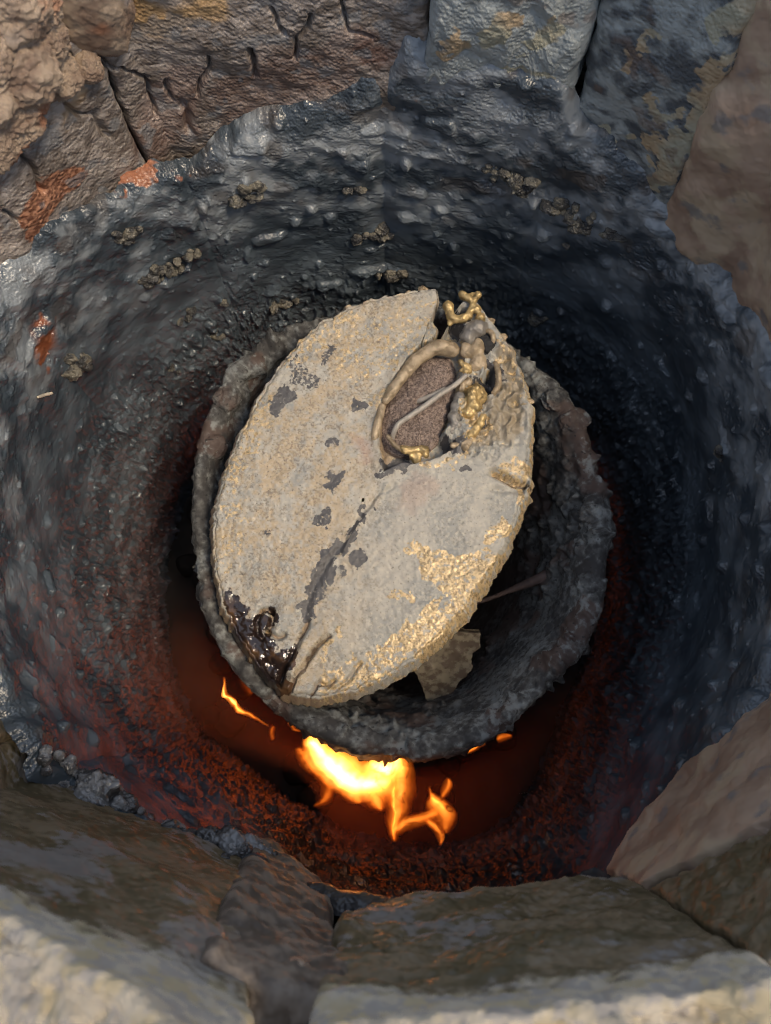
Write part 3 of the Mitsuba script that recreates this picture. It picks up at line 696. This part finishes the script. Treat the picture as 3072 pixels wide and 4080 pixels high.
put('brass_casting__disc', casting(), 'm_casting')
labels['brass_casting'] = dict(label='oval dull brass casting lying across the crucible, its upper end broken open', category='metal casting')

def pl(x, y, dz=0.0):
    return np.array([x, y, plate_z(x, y) + dz])

# sand core inside the opening
def core():
    CO = np.array([(.0553, .1260), (.0600, .1078), (.0590, .0933), (.0530, .0808), (.0475, .0648), (.0395, .0470), (.0234, .0390), (.0080, .0400), (-.0048, .0500), (-.0040, .0718), (.0035, .0870), (.019, .1106), (.0344, .1250)])
    c = CO.mean(0); nt, nr = 420, 150
    th = np.linspace(0, 2 * np.pi, nt, endpoint=False)
    a = np.arctan2(CO[:, 1] - c[1], CO[:, 0] - c[0]); r = np.hypot(*(CO - c).T); o = np.argsort(a); a, r = a[o], r[o]
    R = np.interp((th + np.pi) % (2 * np.pi) - np.pi, np.r_[a[-1] - 2 * np.pi, a, a[0] + 2 * np.pi], np.r_[r[-1], r, r[0]])
    rr = np.linspace(0.003, 1, nr)
    X = c[0] + np.cos(th)[:, None] * R[:, None] * rr; Y = c[1] + np.sin(th)[:, None] * R[:, None] * rr
    p = np.stack([X, Y, 0 * X], -1)
    Z = plate_z(X, Y) - .016 + .0135 * np.sqrt(np.clip(1 - rr ** 2.6, 0, 1)) + .008 * N3(p, 40, 95, 3) + .003 * N3(p, 260, 96, 3)
    Z -= .006 * np.exp(-(seg_dist(X, Y, [(.044, .086), (.028, .083)]) / .0035) ** 2)
    return np.stack([X, Y, Z], -1).reshape(-1, 3), tri(quads(nt, nr, True))

put('brass_casting__sand_core', core(), 'm_core_sand', label='porous brown sand core filling the opening')
put('brass_casting__lip', tube([pl(.0545, .1255, .001), pl(.0432, .1265, .003), pl(.0335, .1220, .003), pl(.0239, .1141, .003), pl(.0143, .1023, .003), pl(.0065, .0915, .002), pl(.0004, .0825, .001)],
                               [.0066, .0064, .0056, .0056, .0047, .0046, .0036], 32, 160, .0013, 150, 1), 'm_dull_brass', label='rounded tan lip along the left of the opening')
put('brass_casting__lip', tube([pl(-.0030, .0772, .0), pl(-.0047, .0692, .001), pl(-.0073, .0586, .001), pl(-.0089, .0506, .0)], [.0030, .0034, .0036, .0030], 24, 90, .0005, 200, 2), 'm_dull_brass')
put('brass_casting__wire', tube([pl(.0650, .1014, .005), pl(.0566, .0933, .006), pl(.0444, .0852, .006), pl(.0305, .0745, .006), pl(.0184, .0665, .005), pl(.0099, .0603, .004), pl(.0056, .0524, -.004)],
                                [.0020, .0021, .0022, .0023, .0022, .0021, .0021], 20, 120, .0003, 150, 3), 'm_wire', label='pale bent wire spanning the sand core')
put('brass_casting__wire', tube([pl(.0479, .0915, .001), pl(.0375, .0866, -.001), pl(.0272, .0846, -.006)], [.0022, .0024, .0022], 20, 60, .0003, 150, 4), 'm_wire')

B = lambda *q: ([pl(x, y, dz) for x, y, dz, r in q], [r for *_, r in q])
put('brass_casting__globule', blobs(*B((.0515, .1621, .004, .0050), (.0530, .1570, .004, .0045), (.0545, .1530, .003, .0045), (.0575, .1512, .003, .0045), (.0610, .1512, .003, .0042), (.0650, .1522, .003, .0042), (.0690, .1545, .003, .0040),
                                       (.0705, .1585, .003, .0036), (.0720, .1630, .003, .0036), (.0730, .1675, .003, .0036), (.0770, .1720, .003, .0040), (.0690, .1700, .003, .0036), (.0645, .1730, .002, .0040), (.0722, .1745, .002, .0028),
                                       (.0755, .1600, .003, .0045), (.0790, .1520, .003, .0050), (.0530, .1480, .001, .003)), rough=.0010, seed=3), 'm_brass', label='shiny gold globules at the broken top')
put('brass_casting__globule', blobs(*B((.0760, .1430, .003, .0080), (.0700, .1400, .002, .0068), (.0665, .1375, .001, .0055), (.0690, .1345, .001, .0055), (.0810, .1460, .002, .005)), rough=.0012, seed=4), 'm_grey_metal')
put('brass_casting__globule', blobs(*B((.0660, .1270, .001, .0052), (.0662, .1228, .001, .0046), (.0720, .1240, .001, .006), (.0765, .1265, .001, .006), (.0760, .1310, 0, .005), (.0772, .1180, -.001, .0062), (.0740, .1140, -.002, .006), (.0790, .1130, -.002, .005)), rough=.0010, seed=5), 'm_dull_brass')
put('brass_casting__globule', blobs(*B((.0615, .1145, .003, .0026), (.0630, .1120, .003, .0026), (.0655, .1105, .003, .0030), (.0680, .1095, .003, .0030), (.0660, .1060, .003, .0034), (.0620, .1075, .002, .0022), (.0690, .1065, .002, .0026)), .0009, rough=.0007, seed=6), 'm_brass')
put('brass_casting__globule', blobs(*B((.0632, .0960, .001, .0035), (.0622, .0920, .001, .0028), (.0680, .0985, 0, .004)), .0009, rough=.0006, seed=7), 'm_dull_brass')
put('brass_casting__globule', blobs(*B((.0756, .0915, .0, .0060), (.0700, .0880, .0, .0060), (.0690, .0820, .0, .0065), (.0720, .0770, .0, .0065), (.0660, .0730, -.001, .0062), (.0620, .0750, -.001, .005), (.0790, .0870, -.001, .005), (.0735, .0850, -.001, .006), (.0700, .0780, -.001, .0065), (.0690, .0740, -.002, .006)), rough=.0026, rs=230, seed=8), 'm_brass')
put('brass_casting__globule', blobs(*B((.0610, .0860, -.003, .0055), (.0585, .0780, -.003, .0058), (.0560, .0700, -.003, .0060), (.0580, .0640, -.003, .0055), (.0535, .0590, -.003, .0045)), rough=.0012, seed=9), 'm_grey_metal')
put('brass_casting__globule', blobs(*B((.0770, .0640, -.001, .0042), (.0740, .0590, -.001, .0042), (.0710, .0555, -.001, .0042), (.0680, .0530, -.001, .0040), (.0640, .0510, -.001, .0036), (.0790, .0690, -.001, .004)), rough=.0010, seed=10), 'm_brass')
put('brass_casting__globule', blobs(*B((.0545, .0447, .001, .0028), (.0585, .0455, .001, .0028), (.0625, .0470, .001, .0032), (.0670, .0470, .001, .0034), (.0640, .0430, .001, .0036)), .0009, rough=.0008, seed=11), 'm_dull_brass')
put('brass_casting__globule', blobs(*B((.0130, .0415, .002, .0028), (.0165, .0398, .002, .0036), (.0205, .0395, .002, .0036), (.0245, .0405, .002, .0036), (.0290, .0415, .002, .0036), (.0320, .0405, .002, .0034), (.0325, .0370, .001, .0032), (.0260, .0365, .0, .0036), (.0215, .0362, .0, .0034), (.0255, .0330, -.001, .0040)), .0010, rough=.0008, seed=12), 'm_brass')
put('brass_casting__lip', tube([pl(.0022, .0520, .001), pl(.0050, .0475, .002), (pl(.0081, .0440, .002)), pl(.0125, .0410, .002)], [.0017, .0019, .0021, .0022], 16, 60, .0004, 260, 5), 'm_dull_brass')
put('brass_casting__lip', tube([pl(.0845, .1412, .002), pl(.0870, .1395, .003), pl(.0885, .1365, .003), pl(.0888, .1325, .001)], [.0022, .0024, .0024, .0018], 16, 60, .0004, 260, 6), 'm_dull_brass')
put('brass_casting__lip', tube([pl(.0902, .114, 0), pl(.0925, .106, .001), pl(.0925, .097, .001), pl(.0885, .089, .0)], [.0022, .0026, .0026, .0024], 16, 60, .0012, 260, 7), 'm_dull_brass')
put('brass_casting__charred_core', rock(pl(.0830, .1335, -.003), .0085, 401, 4, .25, 1.6, (1, 1.1, .7), .14), 'm_char', label='charred black core lump beside the raised rim')
# small burrs on the rim
for i, (x, y, r) in enumerate([(-.0330, .1700, .0036), (.1000, .1440, .0045), (.0905, .158, .004), (-.066, .144, .003), (.121, .088, .004), (.034, .186, .0045), (.022, .1835, .003)]):
    put('brass_casting__burr', rock(pl(x - np.sign(x) * .002, y - .0025, -.009), r * .75, 420 + i, 3, .5, 1.6, (1.3, 1, 1)), 'm_dull_brass')

# ------------------------------------------------------------------ things inside the crucible
def scrap():
    from shapely.geometry import Polygon
    # a torn plate leaning on the inner wall, built flat and then set in place
    P2 = np.array([(0, 0), (.042, -.004), (.043, -.018), (.036, -.024), (.037, -.040), (.026, -.052), (.020, -.075), (.006, -.092), (-.004, -.06), (-.018, -.03), (-.012, -.012)])
    c = P2.mean(0); nt, nr = 260, 60
    th = np.linspace(0, 2 * np.pi, nt, endpoint=False)
    Ro = np.zeros(nt); Q0, Q1 = P2 - c, np.roll(P2, -1, 0) - c
    for k, t_ in enumerate(th):
        dd = np.array([np.cos(t_), np.sin(t_)]); e = Q1 - Q0; den = dd[0] * e[:, 1] - dd[1] * e[:, 0]
        with np.errstate(divide='ignore', invalid='ignore'):
            t = (Q0[:, 0] * e[:, 1] - Q0[:, 1] * e[:, 0]) / den; s = (Q0[:, 0] * dd[1] - Q0[:, 1] * dd[0]) / den
        Ro[k] = t[(t > 0) & (s >= -1e-6) & (s <= 1 + 1e-6)].max()
    Ro += .004 * N3(np.stack([np.cos(th), np.sin(th), 0 * th], -1), 6, 5, 4)
    rows = []
    for k, hz in [(q, .0035) for q in np.linspace(.01, 1, nr)] + [(1.0, -.0035)] + [(q, -.0035) for q in (.6, .01)]:
        x, y = c[0] + k * Ro * np.cos(th), c[1] + k * Ro * np.sin(th)
        rows.append(np.stack([x, y, hz + .006 * N3(np.stack([x, y, 0 * x], -1), 40, 6, 4)], -1))
    v = np.stack(rows, 1).reshape(-1, 3)
    ax = np.array([.97, -.02, -.05]); ax /= np.linalg.norm(ax)
    ay = np.array([.04, .80, .55]); ay -= ax * (ax @ ay); ay /= np.linalg.norm(ay)
    az = np.cross(ax, ay)
    return np.array([.040, -.090, -.040]) + v[:, :1] * ax + v[:, 1:2] * ay + v[:, 2:] * az, tri(quads(nt, len(rows), True))

put('metal_scrap', scrap(), 'm_scrap', label='torn flat piece of scrap metal standing inside the crucible below the casting', category='scrap metal')
put('charred_stick', tube([(.152, -.040, -.050), (.135, -.047, -.055), (.110, -.056, -.062), (.085, -.064, -.070), (.060, -.068, -.075)], [.0055, .0048, .0026, .0018, .0012], 20, 90, .0012, 90, 8), 'm_charred_wood',
    label='thin charred stick leaning inside the right of the crucible', category='stick')
put('pale_splinter', tube([on_lining(u, z, .002) for u, z in [(.398, .018), (.404, .026), (.410, .035)]], [.0012, .0014, .0010], 10, 20), 'm_pale', label='short pale splinter stuck to the black wall at the left', category='splinter')
put('pebble', rock(at_wall(np.array(.944), np.array(.262), np.array(.004)), .007, 77, 4, .2, 1.4), 'm_rubble', label='small grey pebble lying in the joint of the near bricks', category='stone')

# ------------------------------------------------------------------ fire
def flame(tongues, sides=24, n=40):
    """Tongues of flame: lens-shaped closed sheets that only add light, brightest where they are thickest."""
    vs, fs, cs, k = [], [], [], 0
    from scipy.interpolate import PchipInterpolator as PI
    for (pts, wid, face, hot), (kw, kh, kd) in [(t_, k_) for t_ in tongues for k_ in ((1.75, .26, -.35), (1.2, .48, .3), (.62, .62, 0.0))]:
        wid, hot = [w_ * kw for w_ in wid], [h_ * kh for h_ in hot]
        p = np.asarray(pts, float); s = np.linspace(0, 1, len(p)); q = np.linspace(0, 1, n)
        P, Wd, Ht = PI(s, p)(q), PI(s, wid)(q), PI(s, hot)(q)
        t = np.gradient(P, axis=0); t /= np.linalg.norm(t, axis=1, keepdims=True)
        fa = np.asarray(face, float)
        sd = np.cross(t, fa); sd /= np.linalg.norm(sd, axis=1, keepdims=True)
        nn = np.cross(sd, t)
        a = np.arange(sides) * 2 * np.pi / sides
        v = P[:, None] + np.cos(a)[None, :, None] * sd[:, None] * Wd[:, None, None] * .80 + np.sin(a)[None, :, None] * nn[:, None] * (Wd[:, None, None] * .25)
        v = v + .0045 * (np.stack([meshkit.fbm(v * 60, 3, 31 + q_) for q_ in range(3)], -1) - .5) * 2 * np.array([1, 1, .4]) * (1 + kd)
        v = v + nn[:, None] * .0012 * kd
        th = np.abs(np.sin(a))[None] ** 2.0
        H = Ht[:, None] * th * (.25 + 1.5 * meshkit.fbm(v * 150, 3, len(vs)))
        en = np.sin(np.pi * np.linspace(0, 1, n)) ** .5
        H = H * np.clip(en * 1.6, 0, 1)[:, None]
        c = np.stack([H ** 1.0 * 1.0, H ** 1.35 * .34, H ** 1.9 * .055], -1)
        f = quads(n, sides); j = np.arange(n - 1)
        f = np.vstack([f, np.stack([j * sides + sides - 1, (j + 1) * sides + sides - 1, (j + 1) * sides, j * sides], -1)])
        vs.append(v.reshape(-1, 3)); cs.append(c.reshape(-1, 3)); fs.append(tri(f) + k); k += v.shape[0] * sides
    return np.vstack(vs), np.vstack(fs), np.vstack(cs)

UPF = (0.0, 0.25, 1.0)

def fire(name, tongues, label):
    v, f, c = flame(tongues)
    a, b, d = v[f[:, 0]], v[f[:, 1]], v[f[:, 2]]
    if np.einsum('ij,ij->i', a, np.cross(b, d)).sum() < 0:
        f = f[:, ::-1]
    key = numbered(name)
    scene[key] = mikit.ply((v, f), 'm_flame', True, color=c * FIRE, emitter={'type': 'area', 'radiance': {'type': 'mesh_attribute', 'name': 'vertex_color'}})
    labels[key] = dict(label=label, category='flame')

FIRE = 0.26
fire('flame', [
     ([(-0.0644, -0.1789, -0.07), (-0.056, -0.1939, -0.06), (-0.0376, -0.2109, -0.05), (-0.0163, -0.219, -0.045), (0.0046, -0.2182, -0.05)], [0.00474, 0.00948, 0.01067, 0.01027, 0.00474], UPF, [2, 5, 6, 5, 2]),  # core
     ([(-0.0131, -0.1998, -0.07), (-0.0012, -0.2097, -0.055), (0.0066, -0.2068, -0.055), (0.0139, -0.1968, -0.07)], [0.00553, 0.00948, 0.00948, 0.00474], UPF, [2, 4.5, 4, 1.5]),  # core right
     ([(-0.0576, -0.1808, -0.075), (-0.0291, -0.2038, -0.075), (-0.0012, -0.2189, -0.075), (0.0115, -0.2226, -0.075)], [0.0079, 0.0158, 0.01817, 0.00632], UPF, [0.7, 1.1, 1.1, 0.6]),  # veil
     ([(-0.0375, -0.2138, -0.05), (-0.0257, -0.2261, -0.045), (-0.0218, -0.2332, -0.045)], [0.00711, 0.00632, 0.00198], UPF, [1.2, 0.9, 0.4]),  # lobe
     ([(-0.0164, -0.2175, -0.05), (-0.0068, -0.2284, -0.042), (-0.0019, -0.2373, -0.04)], [0.00869, 0.00711, 0.00158], UPF, [1.6, 1.0, 0.5]),  # lobe2
     ([(0.0131, -0.1961, -0.07), (0.0138, -0.2138, -0.05), (0.0107, -0.232, -0.03), (0.0079, -0.2464, -0.02), (0.006, -0.2578, -0.01)], [0.00474, 0.00869, 0.0079, 0.00553, 0.00119], UPF, [1.2, 1.1, 0.9, 0.8, 0.5]),  # tall
     ([(0.0072, -0.2211, -0.05), (0.0072, -0.2397, -0.02), (0.006, -0.2566, -0.008)], [0.00158, 0.00198, 0.00079], UPF, [1.2, 1.0, 0.5]),  # tall edge
     ([(0.0067, -0.2522, -0.012), (0.0168, -0.2466, -0.016), (0.0285, -0.243, -0.02), (0.0405, -0.239, -0.02)], [0.00237, 0.00474, 0.00356, 0.00316], UPF, [0.7, 0.75, 0.75, 0.8]),  # bridge
     ([(0.0368, -0.224, -0.015), (0.0402, -0.2341, -0.015), (0.0462, -0.2425, -0.015), (0.0457, -0.2522, -0.012)], [0.00119, 0.00632, 0.00672, 0.00237], UPF, [0.5, 0.95, 0.7, 0.35]),  # curl
     ([(0.0293, -0.2432, -0.015), (0.038, -0.2472, -0.012), (0.0406, -0.2519, -0.01), (0.0418, -0.2576, -0.008)], [0.00158, 0.00277, 0.00277, 0.00119], UPF, [0.5, 0.7, 0.6, 0.35]),  # curl2
     ([(0.0335, -0.2192, -0.02), (0.0381, -0.2295, -0.02), (0.0452, -0.2369, -0.02)], [0.00079, 0.00237, 0.00395], UPF, [0.3, 0.8, 1.0]),  # curl3
     ([(-0.0749, -0.1892, -0.07), (-0.0668, -0.1995, -0.06), (-0.0548, -0.2109, -0.05), (-0.047, -0.2204, -0.04), (-0.049, -0.2303, -0.03), (-0.0581, -0.2344, -0.03)], [0.00316, 0.00474, 0.00395, 0.00474, 0.00356, 0.00119], UPF, [0.6, 0.7, 0.6, 0.5, 0.45, 0.3]),  # left tail
     ([(-0.0666, -0.1992, -0.05), (-0.0632, -0.1883, -0.06), (-0.0592, -0.1789, -0.07)], [0.00316, 0.00474, 0.00316], UPF, [0.3, 0.45, 0.3]),  # upper left
], 'large yellow-white flame licking out under the near rim of the crucible')
fire('flame', [
     ([(0.0494, -0.2116, -0.02), (0.047, -0.2209, -0.02), (0.0432, -0.2288, -0.02)], [0.00119, 0.00316, 0.00079], UPF, [0.5, 0.7, 0.35]),  # 
], 'tiny orange tongue of flame to the right of the large flame')
fire('flame', [
     ([(-0.1296, -0.1359, -0.01), (-0.1291, -0.1481, -0.02), (-0.1237, -0.1569, -0.03), (-0.1129, -0.1641, -0.04), (-0.0994, -0.1714, -0.05)], [0.0006, 0.0017, 0.0022, 0.0015, 0.0006], UPF, [0.8, 2.4, 2.2, 0.9, 0.4]),  # 
], 'thin curved yellow flame alone to the left below the casting')
fire('flame', [
     ([(-0.0931, -0.1725, -0.05), (-0.0952, -0.1778, -0.05), (-0.0934, -0.1837, -0.05)], [0.00277, 0.00237, 0.00198], UPF, [0.3, 0.35, 0.3]),  # 
     ([(-0.0823, -0.1695, -0.05), (-0.0775, -0.1733, -0.05), (-0.0719, -0.177, -0.05)], [0.00079, 0.00198, 0.00079], UPF, [0.3, 0.4, 0.3]),  # 
], 'faint orange wisps of flame between the thin left flame and the large flame')
fire('flame', [
     ([(0.0696, -0.1938, -0.07), (0.0784, -0.19, -0.07), (0.0865, -0.1869, -0.07)], [0.00119, 0.00237, 0.00158], UPF, [0.4, 0.7, 0.5]),  # 
     ([(0.0969, -0.1862, -0.07), (0.1026, -0.1835, -0.07), (0.1099, -0.1808, -0.07)], [0.00119, 0.00237, 0.00119], UPF, [0.4, 0.6, 0.4]),  # 
], 'small orange glints of flame at the crucible rim right of the large flame')

def embers():
    g = np.random.default_rng(5)
    ms = []
    for k in range(150):
        a, r = g.uniform(0, 2 * np.pi), g.uniform(.06, .27) 
        ms.append(rock(np.array([r * np.cos(a), r * np.sin(a), -.372 + g.uniform(0, .012)]), g.uniform(.010, .022), 500 + k, 2, .3, 1.6))
    v, f = join(ms)
    hot = sstep(.13, .08, np.hypot(v[:, 0] + .06, v[:, 1] + .07)) * (.4 + .6 * sstep(.40, .60, meshkit.fbm(v * 9, 3, 6)))
    return v, f, np.stack([1.0 * hot, .13 * hot, .010 * hot], -1)

v, f, c = embers()
scene['m_coal'] = {'type': 'diffuse', 'reflectance': {'type': 'rgb', 'value': [.03, .028, .027]}}
scene['ember_bed'] = mikit.ply((v, f), 'm_coal', True, color=c * 0.8, emitter={'type': 'area', 'radiance': {'type': 'mesh_attribute', 'name': 'vertex_color'}})
labels['ember_bed'] = dict(label='bed of dark coals glowing red deep below the crucible', category='embers', kind='stuff')

# thin smoke over the fire, between the near wall and the crucible
def smoke_density():
    nz, ny, nx = 24, 28, 32
    z, y, x = np.meshgrid((np.arange(nz) + .5) / nz * .42 - .36, (np.arange(ny) + .5) / ny * .40 - .28, (np.arange(nx) + .5) / nx * .56 - .28, indexing='ij')
    q = ((x + .02) / .26) ** 2 + ((y + .17) / .17) ** 2 + ((z + .14) / .20) ** 2
    return (sstep(1.0, .15, q) * (.5 + meshkit.fbm(np.stack([x, y, z], -1) * 11, 3, 9))).astype(np.float32)[..., None]

def smoke_ring():
    """A closed ring between the crucible and the lining, touching neither."""
    u = np.linspace(0, PER, 160, endpoint=False)
    a = np.arctan2(RIM[:, 1] - CC[1], RIM[:, 0] - CC[0]); r = np.hypot(*(RIM - CC).T); o = np.argsort(a); a, r = a[o], r[o]
    rows = []
    for side, z in [(0, -.33), (0, -.2), (0, -.1), (0, .02), (1, .02), (1, -.1), (1, -.2), (1, -.33)]:
        q = at_wall(u, z + 0 * u, .052 - .058 * sstep(.885, .94, u) * sstep(1.11, 1.06, u) * (z < 0))
        if side == 0:
            th = np.arctan2(q[:, 1] - CC[1], q[:, 0] - CC[0])
            R0 = np.interp(th, np.r_[a[-1] - 2 * np.pi, a, a[0] + 2 * np.pi], np.r_[r[-1], r, r[0]]) + .018
            R0 = np.minimum(R0, np.hypot(q[:, 0] - CC[0], q[:, 1] - CC[1]) - .008)
            q[:, 0], q[:, 1] = CC[0] + R0 * np.cos(th), CC[1] + R0 * np.sin(th)
        rows.append(q)
    v = np.stack(rows + rows[:1], 1)
    f = tri(quads(len(u), 9, True)); v = v.reshape(-1, 3)
    m = trimesh.Trimesh(v, f, process=True)
    m.merge_vertices()
    if m.volume < 0:
        m.invert()
    return np.array(m.vertices), np.array(m.faces)

scene['smoke'] = mikit.ply(smoke_ring(), {'type': 'null'}, False, interior={'type': 'heterogeneous', 'albedo': {'type': 'rgb', 'value': [.82, .24, .10]}, 'scale': 1.7,  # red albedo puts the fire glow into the smoke colour
                               'sigma_t': {'type': 'gridvolume', 'grid': mi.VolumeGrid(smoke_density()), 'to_world': T().translate([-.28, -.28, -.36]).scale([.56, .40, .42])}})
labels['smoke'] = dict(label='thin smoke over the fire with the red glow put into its colour', category='smoke', kind='stuff')
